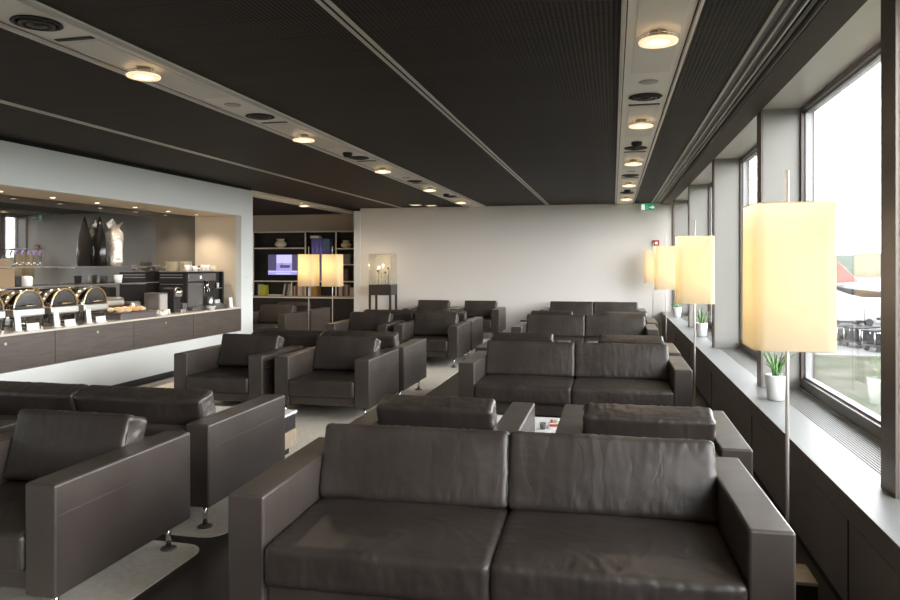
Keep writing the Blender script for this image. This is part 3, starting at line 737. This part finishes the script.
# ------------------------------------------------------------------ buffet counter
ZT = .845
MB().box(XN+.001, XL+.012, 3.21, YN-.002, ZT-.022, ZT, worktop_m, .003).build('buffet_worktop', label='long cream buffet worktop running along the left wall recess', cat='worktop')
ys = [YN-.003, 9.24, 7.92, 6.61, 5.30, 4.0]
nm = ['last drawer cabinet toward the cream side wall', 'second drawer cabinet from the cream side wall', 'third drawer cabinet from the cream side wall', 'drawer cabinet at the left picture edge', 'drawer cabinet just beyond the left picture edge']
for k in range(5):
    y1, y0 = ys[k], ys[k+1]
    t = thing('drawer_cabinet', 'dark walnut ' + nm[k] + ' under the buffet', 'cabinet', (0, 0, 0), 0, 'drawer cabinets under the buffet')
    MB().box(-6.78, XL-.025, y0+.002, y1-.002, .46, ZT-.024, black_m).build('body', t)
    dr = MB().box(XL-.022, XL-.002, y0+.004, y1-.004, .462, ZT-.026, wood_dark, .002).build('drawer', t)
    MB().lathe([(.016, -.001), (.018, .003), (.012, .006)], steel, (0, 0, 0), 20).build('lock', dr)
    lk = dr.children[0]; lk.rotation_euler = (0, PI/2, 0); lk.location = (XL-.002, (y0+y1)/2, .745)
# glass shelves on the mirror
for z, lab in ((1.52, 'upper'), (1.29, 'lower')):
    t = thing('glass_shelf', '%s thin glass shelf fixed to the dark mirror behind the buffet' % lab, 'shelf', (0, 0, z))
    MB().box(-6.795, -6.50, 4.2, 9.2, -.010, 0, clear_m).build('shelf_glass', t)
    MB().box(-6.502, -6.495, 4.2, 9.2, -.012, .001, machine_m).build('front_edge', t)
    for y in (4.6, 6.1, 7.6, 9.0): MB().box(-6.799, -6.56, y-.006, y+.006, -.022, -.0105, steel).build('bracket', t)
# silver sculpture and dark vase
mb = MB(); seg = 28; prof = [(.09, 0), (.105, .06), (.10, .16), (.115, .28), (.12, .38), (.105, .46), (.07, .50), (.06, .53)]
mb.lathe(prof, chrome, (0, 0, 0), seg)
for v in mb.bm.verts:
    n_ = noise.noise(v.co*16)*.022; a = math.atan2(v.co.y, v.co.x); r_ = 1+.10*math.sin(a*3+v.co.z*9)
    v.co.x = v.co.x*r_+n_; v.co.y = v.co.y*r_-n_
t = thing('silver_sculpture', 'tall crumpled silver wrapped vase on the upper glass shelf', 'sculpture', (-6.64, 8.43, 1.522)); crumple = M('silver_foil', (.82, .78, .70), .25, .85)
noise_bump(crumple, (1, 1, 1), 30, .9, .02); mb.mats = [crumple]; mb.build('wrapped_body', t)
mb = MB().faces([(-.05, -.02, .47), (.05, .0, .48), (.1, .05, .6), (.03, .02, .56), (-.03, 0, .65), (-.09, -.05, .58)], [(0, 1, 3), (1, 2, 3), (0, 3, 4), (0, 4, 5)], crumple)
sol = mb.build('wrapper_tip', t); md = sol.modifiers.new('solid', 'SOLIDIFY'); md.thickness = .006
t = thing('black_cone_vase', 'tall black pointed vase beside the silver sculpture on the glass shelf', 'vase', (-6.68, 8.20, 1.522))
MB().lathe([(.085, 0), (.10, .05), (.095, .25), (.07, .42), (.035, .56), (.010, .66)], M('black_gloss', (.006, .006, .006), .15), seg=28).build('body', t)
# rack of pourers
t = thing('pourer_rack', 'slim metal rail rack holding the clear pourers on the upper shelf', 'rack', (-6.60, 0, 1.522))
MB().tube([(0, 6.68, 0), (0, 6.68, .20)], .005, machine_m).tube([(0, 7.14, 0), (0, 7.14, .20)], .005, machine_m).tube([(0, 6.66, .20), (0, 7.16, .20)], .006, machine_m).build('rail', t)
for k in range(5):
    t = thing('clear_pourer', 'clear bottle with dark violet spout on the upper shelf, %s from the left' % ['first', 'second', 'third', 'fourth', 'fifth'][k], 'bottle', (-6.60, 6.74+k*.085, 1.522), 0, 'bottles in the pourer rack')
    MB().lathe([(.030, 0), (.032, .02), (.032, .09), (.014, .12), (.012, .135)], clear_m, seg=16).build('bottle_body', t)
    MB().tube([(0, 0, .13), (0, 0, .165), (.0, .03, .185)], [.013, .010, .006], purple_m).build('spout', t)
MB().box(-6.76, -6.53, 6.38, 6.62, 1.522, 1.60, brown_box_m, .003).build('kraft_box', label='small brown box on the upper glass shelf at the left picture edge', cat='box')
MB().box(-6.76, -6.53, 6.36, 6.66, 1.292, 1.50, brown_box_m, .003).build('kraft_box', label='larger brown box on the lower glass shelf at the left picture edge', cat='box')
def mug(x, y, z, r, h, mat, lab, grp=None):
    t = thing('cup', lab, 'cup', (x, y, z), 0, grp)
    MB().lathe([(r*.7, 0), (r*.8, .004), (r, h), (r*.93, h), (r*.7, .01)], mat, seg=20).build('cup_body', t)
    MB().tube([(0, r*.9, h*.8), (0, r*1.35, h*.75), (0, r*1.4, h*.4), (0, r*.8, h*.25)], .004, mat).build('handle', t)
mug(-6.6, 8.17, 1.292, .05, .10, black_m, 'black cup on the lower glass shelf left of the white cup')
mug(-6.6, 8.45, 1.292, .058, .11, white_m, 'white cup on the lower glass shelf right of the black cup')
MB().lathe([(.055, 0), (.06, .01), (.062, .11), (.05, .125), (.02, .13)], black_m, (-6.60, 6.74, 1.292), 20).build('black_canister', label='black canister on the lower glass shelf beside a white one', cat='canister')
MB().lathe([(.055, 0), (.06, .01), (.062, .10), (.05, .115), (.02, .12)], white_m, (-6.60, 6.90, 1.292), 20).build('white_canister', label='white canister on the lower glass shelf beside the black one', cat='canister')
# chafing dishes
def chafer():
    t = thing('chafing_dish', 'x', 'chafing dish')
    for sx in (-.17, .17):
        for sy in (-.18, .18): MB().box(sx-.012, sx+.012, sy-.012, sy+.012, 0, .15, dome_m, .003).build('leg', t)
    MB().box(-.17, .17, -.18, .18, .03, .04, dome_m).box(.165, .18, -.19, .19, .12, .15, dome_m, .003).box(-.18, -.165, -.19, .19, .12, .15, dome_m, .003).build('frame', t)
    MB().box(-.19, .19, -.21, .21, .145, .225, white_m if False else steel, .012, 3).build('water_pan', t)
    mb = MB(); n = 24
    def prof(x, r): return [(x, -r*math.cos(PI*k/n), .225+r*1.02*math.sin(PI*k/n)) for k in range(n+1)]
    A, B = prof(-.17, .195), prof(.17, .195); vs = A+B
    fs = [(k, k+1, n+1+k+1, n+1+k) for k in range(n)] + [tuple(range(n+1))[::-1], tuple(range(n+1, 2*n+2))]
    mb.faces(vs, fs, dome_m)
    for f in mb.bm.faces:
        if len(f.verts) == 4: f.smooth = True
        else: f.material_index = mb.mi(cap_m)
    lid = mb.build('roll_top_lid', t)
    for x in (-.172, .172): MB().tube(prof(x, .196), .011, gold_m, 10).build('gold_rim', lid)
    MB().tube([(.185, -.07, .26), (.215, -.06, .26), (.215, .06, .26), (.185, .07, .26)], .008, gold_m).build('handle', lid)
    MB().lathe([(.04, .041), (.045, .045), (.045, .09), (.03, .10), (.01, .10)], machine_m, (0, 0, 0), 18).build('burner', t)
    return t
cf = chafer()
for k, (y, lab) in enumerate(((6.42, 'leftmost roll-top chafing dish with gold rim on the buffet'), (6.93, 'middle roll-top chafing dish with gold rim on the buffet'), (7.43, 'rightmost roll-top chafing dish with gold rim on the buffet'), (5.9, 'roll-top chafing dish on the buffet beyond the left picture edge'))):
    if k == 0: cf.location = (-6.29, y, ZT); cf['label'] = lab; cf['group'] = 'roll-top chafing dishes'
    else: dup(cf, lab, (-6.29, y, ZT))
def card(x, y, w, h, lab, rz=0):
    t = thing('table_sign', lab, 'sign', (x, y, ZT), rz, 'small white food signs on the buffet')
    MB().box(-.03, .03, -w/2, w/2, 0, .006, white_m).build('foot', t)
    MB().box(-.004, .004, -w/2, w/2, .006, h, paper_m, rot=Matrix.Rotation(-.12, 3, 'Y'), piv=(0, 0, .006)).build('card', t)
for k, y in enumerate((6.33, 6.86, 7.36)):
    w_ = ('leftmost', 'middle', 'rightmost')[k]
    card(-6.06, y-.10, .075, .17, 'tall white sign holder in front of the %s roll-top dish' % w_)
    card(-6.03, y+.06, .16, .075, 'low white food card in front of the %s roll-top dish' % w_)
card(-6.05, 10.46, .10, .16, 'white sign holder at the end of the buffet beside the espresso machine')
# bread trays and dome
t = thing('bread_tray', 'dark tray filled with bread and pastries right of the roll-top dishes', 'tray', (-6.22, 8.12, ZT))
MB().box(-.2, .2, -.36, .36, 0, .075, machine_m, .006).box(-.21, .21, -.37, .37, .07, .085, wood_dark, .003).build('tray_body', t)
for k in range(14):
    x, y = -6.22-.13+.13*(k % 3), 8.12-.28+.14*(k//3)
    MB().lathe([(.012, 0), (.04, .008), (.052, .025), (.04, .045), (.012, .055)], food_m if k % 4 else pastry_m, (x, y, ZT+.086), 14, sy=1.35).build('bread_roll', label='baked roll in the dark buffet tray', cat='bread', group='rolls in the buffet tray')
t = thing('display_dome', 'low steel food cover standing behind the bread tray', 'food cover', (-6.60, 8.15, ZT))
MB().box(-.16, .16, -.28, .28, 0, .12, machine_m, .006).build('base', t)
MB().box(-.15, .15, -.27, .27, .121, .26, steel, .05, 4).build('cover', t); MB().tube([(0, -.05, .26), (0, -.05, .29), (0, .05, .29), (0, .05, .26)], .006, chrome).build('handle', t)
t = thing('steel_toaster', 'low silver toaster beside the bread tray', 'toaster', (-6.5, 8.56, ZT))
MB().box(-.12, .12, -.09, .09, .01, .19, steel, .03, 4).build('body', t); MB().box(-.09, .09, -.03, -.01, .186, .192, black_m).box(-.09, .09, .01, .03, .186, .192, black_m).build('slot', t); MB().box(.12, .135, -.02, .02, .11, .13, black_m).build('lever', t)
for k in range(9):
    a = k*.9
    x, y = -6.12+.05*math.sin(a*3), 8.62+.028*k
    MB().box(x-.03, x+.03, y-.012, y+.012, ZT+.002, ZT+.04+.015*(k % 3), (paper_m, cream_m, paper_m)[k % 3], .002, rot=Matrix.Rotation(.3*math.sin(a), 3, 'X')).build('sachet', label='small pale sachet standing on the buffet in front of the pod machine', cat='sachet', group='sachets on the buffet')
MB().lathe([(.03, 0), (.06, .012), (.055, .03), (.01, .035)], white_m, (-6.00, 8.56, ZT), 20).build('white_dish', label='tiny white dish on the buffet edge before the bread tray', cat='dish')
t = thing('knife_block', 'grey upright metal box beside the pod coffee maker', 'box', (-6.28, 8.83, ZT))
MB().box(-.12, .12, -.10, .10, 0, .30, machine_m, .01).build('body', t); MB().box(.121, .124, -.08, .08, .02, .28, shade_stone).build('front_plate', t)
t = thing('pod_coffee_maker', 'small black and chrome pod coffee maker left of the espresso machine', 'coffee maker', (-6.22, 9.16, ZT))
MB().box(-.14, .06, -.08, .08, 0, .36, black_m, .02, 3).build('body', t)
MB().lathe([(.04, 0), (.07, .02), (.075, .10), (.05, .14), (.01, .15)], chrome, (.05, 0, .22), 24).build('brew_head', t)
MB().box(.02, .16, -.06, .06, 0, .05, steel, .006).build('drip_tray', t); MB().box(-.05, .09, .09, .2, 0, .13, machine_m, .01).build('pod_bin', t)
# espresso machine, front faces +x
t = thing('espresso_machine', 'big black espresso machine with cups on top at the end of the buffet', 'coffee machine', (-6.22, 9.48, ZT))
MB().box(-.47, -.06, 0, 1.04, .0, .58, black_m, .01).box(-.06, 0, 0, .04, 0, .58, black_m, .004).box(-.06, 0, 1.0, 1.04, 0, .58, black_m, .004).build('housing', t)
MB().box(-.07, .01, .03, .78, .44, .56, machine_m, .008).build('control_panel', t)
MB().box(-.06, -.01, .03, .45, .06, .42, machine_m, .004).build('front_door', t)
MB().box(-.47, .005, 0, 1.04, .585, .60, steel, .003).build('cup_tray', t)
MB().box(.0105, .012, .33, .38, .475, .525, screen_w).build('display', t); MB().box(.0105, .012, .66, .70, .50, .53, red_m).build('red_button', t)
MB().lathe([(.018, 0), (.02, .004), (.01, .008)], steel, seg=16).build('dial', t); t.children[-1].rotation_euler = (0, PI/2, 0); t.children[-1].location = (.0105, .14, .50)
MB().cyl(-.03, .58, .30, .44, .03, chrome).cyl(.0, .55, .26, .32, .012, chrome).cyl(.0, .61, .26, .32, .012, chrome).build('spout', t)
MB().box(-.06, .08, .04, 1.0, .0, .055, machine_m, .006).box(-.05, .09, .1, .94, .055, .06, steel).build('drip_tray', t)
MB().tube([(.0, .42, .44), (.03, .42, .36), (.035, .42, .20)], .006, chrome).build('steam_wand', t)
for z in (.06, .31): MB().box(-.058, -.005, .8, .995, z, z+.01, steel).build('side_shelf', t)
for z in (.50, .40, .54): MB().box(-.45, -.07, -.003, -.0005, z-.004, z+.004, steel).build('side_trim', t)
MB().lathe([(.05, 0), (.055, .02), (.055, .12), (.045, .13)], steel, (-6.18, 10.03, ZT+.062), 24).build('milk_jug', label='steel milk jug under the espresso machine spout', cat='jug')
MB().box(-6.27, -6.24, 10.30, 10.44, ZT+.072, ZT+.13, paper_m, .004).build('napkin_stack', label='white napkin stack on the lower side shelf of the espresso machine', cat='napkins')
mug(-6.25, 10.38, ZT+.321, .022, .08, white_m, 'white cup on the upper side shelf of the espresso machine')
MB().lathe([(.035, 0), (.045, .006), (.070, .05), (.080, .055), (.07, .045), (.03, .012)], white_m, (-6.035, 9.84, ZT), 28).build('white_bowl', label='small white bowl on the worktop before the espresso machine', cat='bowl')
# on top of the machine
zt = ZT+.6015
for k, (x, y) in enumerate(((-6.57, 9.62), (-6.45, 9.80))):
    for j in range(9):
        MB().lathe([(.05, 0), (.095, .010), (.098, .013), (.094, .014), (.05, .006)], cream_m, (x, y, zt+j*.0155), 24).build('saucer', label='cream saucer in the %s stack on the espresso machine' % ('left' if k == 0 else 'right'), cat='saucer', group='%s stack of cream saucers' % ('left' if k == 0 else 'right'))
for k, (x, y, m) in enumerate(((-6.33, 9.66, white_m), (-6.30, 9.82, white_m), (-6.52, 10.0, white_m), (-6.40, 10.05, chrome), (-6.28, 10.02, white_m), (-6.50, 10.22, white_m), (-6.33, 10.2, white_m), (-6.30, 10.34, cream_m))):
    mug(x, y, zt, .042, .075 if k % 2 else .09, m, ('%s cup on top of the espresso machine, %s' % ('chrome' if m is chrome else 'cream' if m is cream_m else 'white', ['nearest the cream saucers', 'second along the front edge', 'behind the front row, left', 'the only metal one', 'third along the front edge', 'behind the front row, right', 'fourth along the front edge', 'at the right end'][k])), 'cups on the espresso machine')

# ------------------------------------------------------------------ outside
ZG = -5.5
grass = M('airfield_grass', (.15, .16, .10), .95, spec=.1); noise_col(grass, (.045, .055, .028), (.12, .11, .085), .35, detail=8)
apron_m = M('apron_concrete', (.42, .41, .40), .8); noise_col(apron_m, (.14, .135, .13), (.2, .195, .19), .05)
struct('ground', MB().box(3, 900, -300, 1200, ZG-.2, ZG, grass))
struct('apron', MB().box(15, 300, 60, 400, ZG, ZG+.03, apron_m))
hill = M('wooded_hills', (.20, .27, .17), 1, spec=0); noise_col(hill, (.115, .13, .11), (.15, .165, .14), .05, detail=8)  # distance haze is put into the colour: paled, greyed green
mb = MB(); n = 120; vs = []; fs = []
for i in range(n+1):
    x = -100+1000*i/n; y = 620-.25*x
    hh = 13+9*noise.noise(Vector((x*.012, 1, 0)))+4*noise.noise(Vector((x*.05, 3, 0)))+2*noise.noise(Vector((x*.3, 5, 0)))
    vs += [(x, y, ZG), (x+4, y+25, ZG+hh*.8), (x+8, y+70, ZG+hh), (x+12, y+260, ZG)]
for i in range(n):
    for j in range(3): a = i*4+j; fs.append((a, a+4, a+5, a+1))
mb.faces(vs, fs, hill, True); struct('hills', mb)
# airliner
air_w = M('aircraft_white', (.30, .30, .31), .6, spec=.1); air_g = M('aircraft_grey_belly', (.028, .028, .031), .7, spec=.05)
def air(d, u):  # point at distance along a view ray bearing
    xc = (u-450)/710; return (d*(-.2238+.9746*xc), d*(.9746+.2238*xc))
px_, py_ = air(100, 960)
t = thing('airliner', 'parked white airliner with red tail fin seen through the big window', 'airplane', (px_, py_, 0)); t.rotation_euler = (0, 0, R(-28))
mb = MB(); rings = []; seg = 24
for x, r_, dz in ((-17, .25, .9), (-14, .9, .45), (-10, 1.5, .1), (-4, 1.75, 0), (8, 1.75, 0), (13, 1.5, 0), (16, .9, -.15), (17.2, .15, -.3)):
    rings.append([mb.bm.verts.new((x, r_*math.cos(2*PI*k/seg), -2.6+dz+r_*math.sin(2*PI*k/seg))) for k in range(seg)])
fs_w, fs_g = [], []
for a, b in zip(rings, rings[1:]):
    for k in range(seg):
        f = mb.bm.faces.new((a[k], a[(k+1) % seg], b[(k+1) % seg], b[k])); (fs_g if k >= seg/2 else fs_w).append(f)
mb._fin(fs_w, air_w, True); mb._fin(fs_g, air_g, True); mb.build('fuselage', t)
MB().prism([(-17, -1.6), (-12.5, -1.2), (-15.6, 2.1), (-17.6, 2.1)], -.12, .12, red_m, 'y').build('tail_fin', t)
MB().prism([(-2, -1.2), (4, -1.2), (-3, -15), (-5, -15)], -3.5, -3.3, air_g).prism([(-2, 1.2), (4, 1.2), (-3, 15), (-5, 15)], -3.5, -3.3, air_g).build('wing', t)
MB().prism([(-16.6, -.3), (-14, -.3), (-16.5, -5), (-17.5, -5)], -1.7, -1.6, air_w).prism([(-16.6, .3), (-14, .3), (-16.5, 5), (-17.5, 5)], -1.7, -1.6, air_w).build('tailplane', t)
for x, y in ((12, 0), (-1, 2.2), (-1, -2.2)):
    l = MB().cyl(x, y, ZG+.5, -3.6, .12, steel).build('landing_gear', t)
    MB().prism([(x+.5*math.cos(2*PI*k/16), ZG+.53+.5*math.sin(2*PI*k/16)) for k in range(16)], y-.2, y+.2, black_m, 'y').build('wheel', l)
def truck(d, u, rz, L_, H_, lab, m, sc=1):
    x, y = air(d, u); t = thing('service_truck', lab, 'truck', (x, y, ZG+.04), R(rz), 'service vehicles on the apron')
    MB().box(-L_/2, L_/2-1.6, -1.1, 1.1, .7, H_, m, .05).build('cargo_box', t)
    MB().box(L_/2-1.5, L_/2, -1.05, 1.05, .6, 2.1, air_w, .15).build('cab', t); MB().box(L_/2-.6, L_/2+.01, -.95, .95, 1.3, 1.9, air_g, .05).build('windscreen', t)
    MB().box(-L_/2, L_/2-.2, -.8, .8, .45, .7, black_m).build('chassis', t)
    for xx in (-L_/2+1, L_/2-1):
        for yy in (-1, 1): MB().prism([(xx+.45*math.cos(2*PI*k/16), .46+.45*math.sin(2*PI*k/16)) for k in range(16)], yy-.15, yy+.15, black_m, 'y').build('wheel', t)
truck(80, 846, 20, 6, 2.7, 'white box truck parked on the apron, left one beneath the aircraft', air_w)
truck(84, 872, -10, 7, 3.0, 'white box truck parked on the apron, right one beneath the aircraft', air_w)
def cart(d, u, rz, lab):
    x, y = air(d, u); t = thing('baggage_cart', lab, 'cart', (x, y, ZG+.04), R(rz), 'dark baggage carts outside')
    MB().box(-1.4, 1.4, -.75, .75, .4, .6, black_m, .03).build('platform', t); MB().box(-1.4, 1.4, -.75, .75, 1.6, 1.7, air_g, .03).build('roof', t)
    for xx in (-1.35, 0, 1.35):
        for yy in (-.7, .7): MB().cyl(xx, yy, .6, 1.6, .04, steel).build('post', t)
    MB().box(-1.1, 1.1, -.6, .6, .62, 1.35, air_g, .08).build('cover', t)
    for xx in (-1, 1):
        for yy in (-.7, .7): MB().prism([(xx+.22*math.cos(2*PI*k/12), .22+.22*math.sin(2*PI*k/12)) for k in range(12)], yy-.08, yy+.08, black_m, 'y').build('wheel', t)
cart(62, 843, 30, 'dark baggage cart outside, leftmost of the three below the aircraft'); cart(60, 862, 40, 'dark baggage cart outside, middle of the three below the aircraft'); cart(57, 884, 20, 'dark baggage cart outside, rightmost of the three below the aircraft')

# ------------------------------------------------------------------ light, world, camera
w = bpy.data.worlds.new('World'); S.world = w; w.use_nodes = True; nt = w.node_tree
bg = nt.nodes['Background']; bg.inputs['Strength'].default_value = 11
tc = nt.nodes.new('ShaderNodeTexCoord'); sp = nt.nodes.new('ShaderNodeSeparateXYZ'); rp = nt.nodes.new('ShaderNodeValToRGB')
rp.color_ramp.elements[0].position = .0; rp.color_ramp.elements[0].color = (1, .985, .97, 1)
rp.color_ramp.elements[1].position = .75; rp.color_ramp.elements[1].color = (.26, .29, .32, 1)
nt.links.new(tc.outputs['Generated'], sp.inputs[0]); nt.links.new(sp.outputs['Z'], rp.inputs['Fac']); nt.links.new(rp.outputs['Color'], bg.inputs['Color'])
for k, y in enumerate(PY):
    y1 = PY[k+1] if k+1 < len(PY) else YW
    l = add_light('window_portal', 'AREA', (XG+.12, (y+y1)/2+.05, 1.67), 1, size=y1-y-.15, rot=(0, PI/2, 0))
    l.data.shape = 'RECTANGLE'; l.data.size = 2.15; l.data.size_y = y1-y-.15; l.data.cycles.is_portal = True

cam = bpy.data.cameras.new('Camera'); co = bpy.data.objects.new('Camera', cam); C.objects.link(co)
co.location = (0, 0, 1.55); co.rotation_euler = (R(90), 0, math.atan2(163, 710))
cam.sensor_width = 36; cam.lens = 710/900*36; cam.shift_y = -36/900; cam.clip_start = .05; cam.clip_end = 2000
S.camera = co
S.view_settings.view_transform = 'Standard'; S.view_settings.look = 'None'; S.view_settings.gamma = 1
S.view_settings.use_curve_mapping = False; S.view_settings.exposure = 0.8
try: S.cycles.max_bounces = 10; S.cycles.diffuse_bounces = 6; S.cycles.transparent_max_bounces = 16; S.cycles.sample_clamp_indirect = 6
except Exception: pass
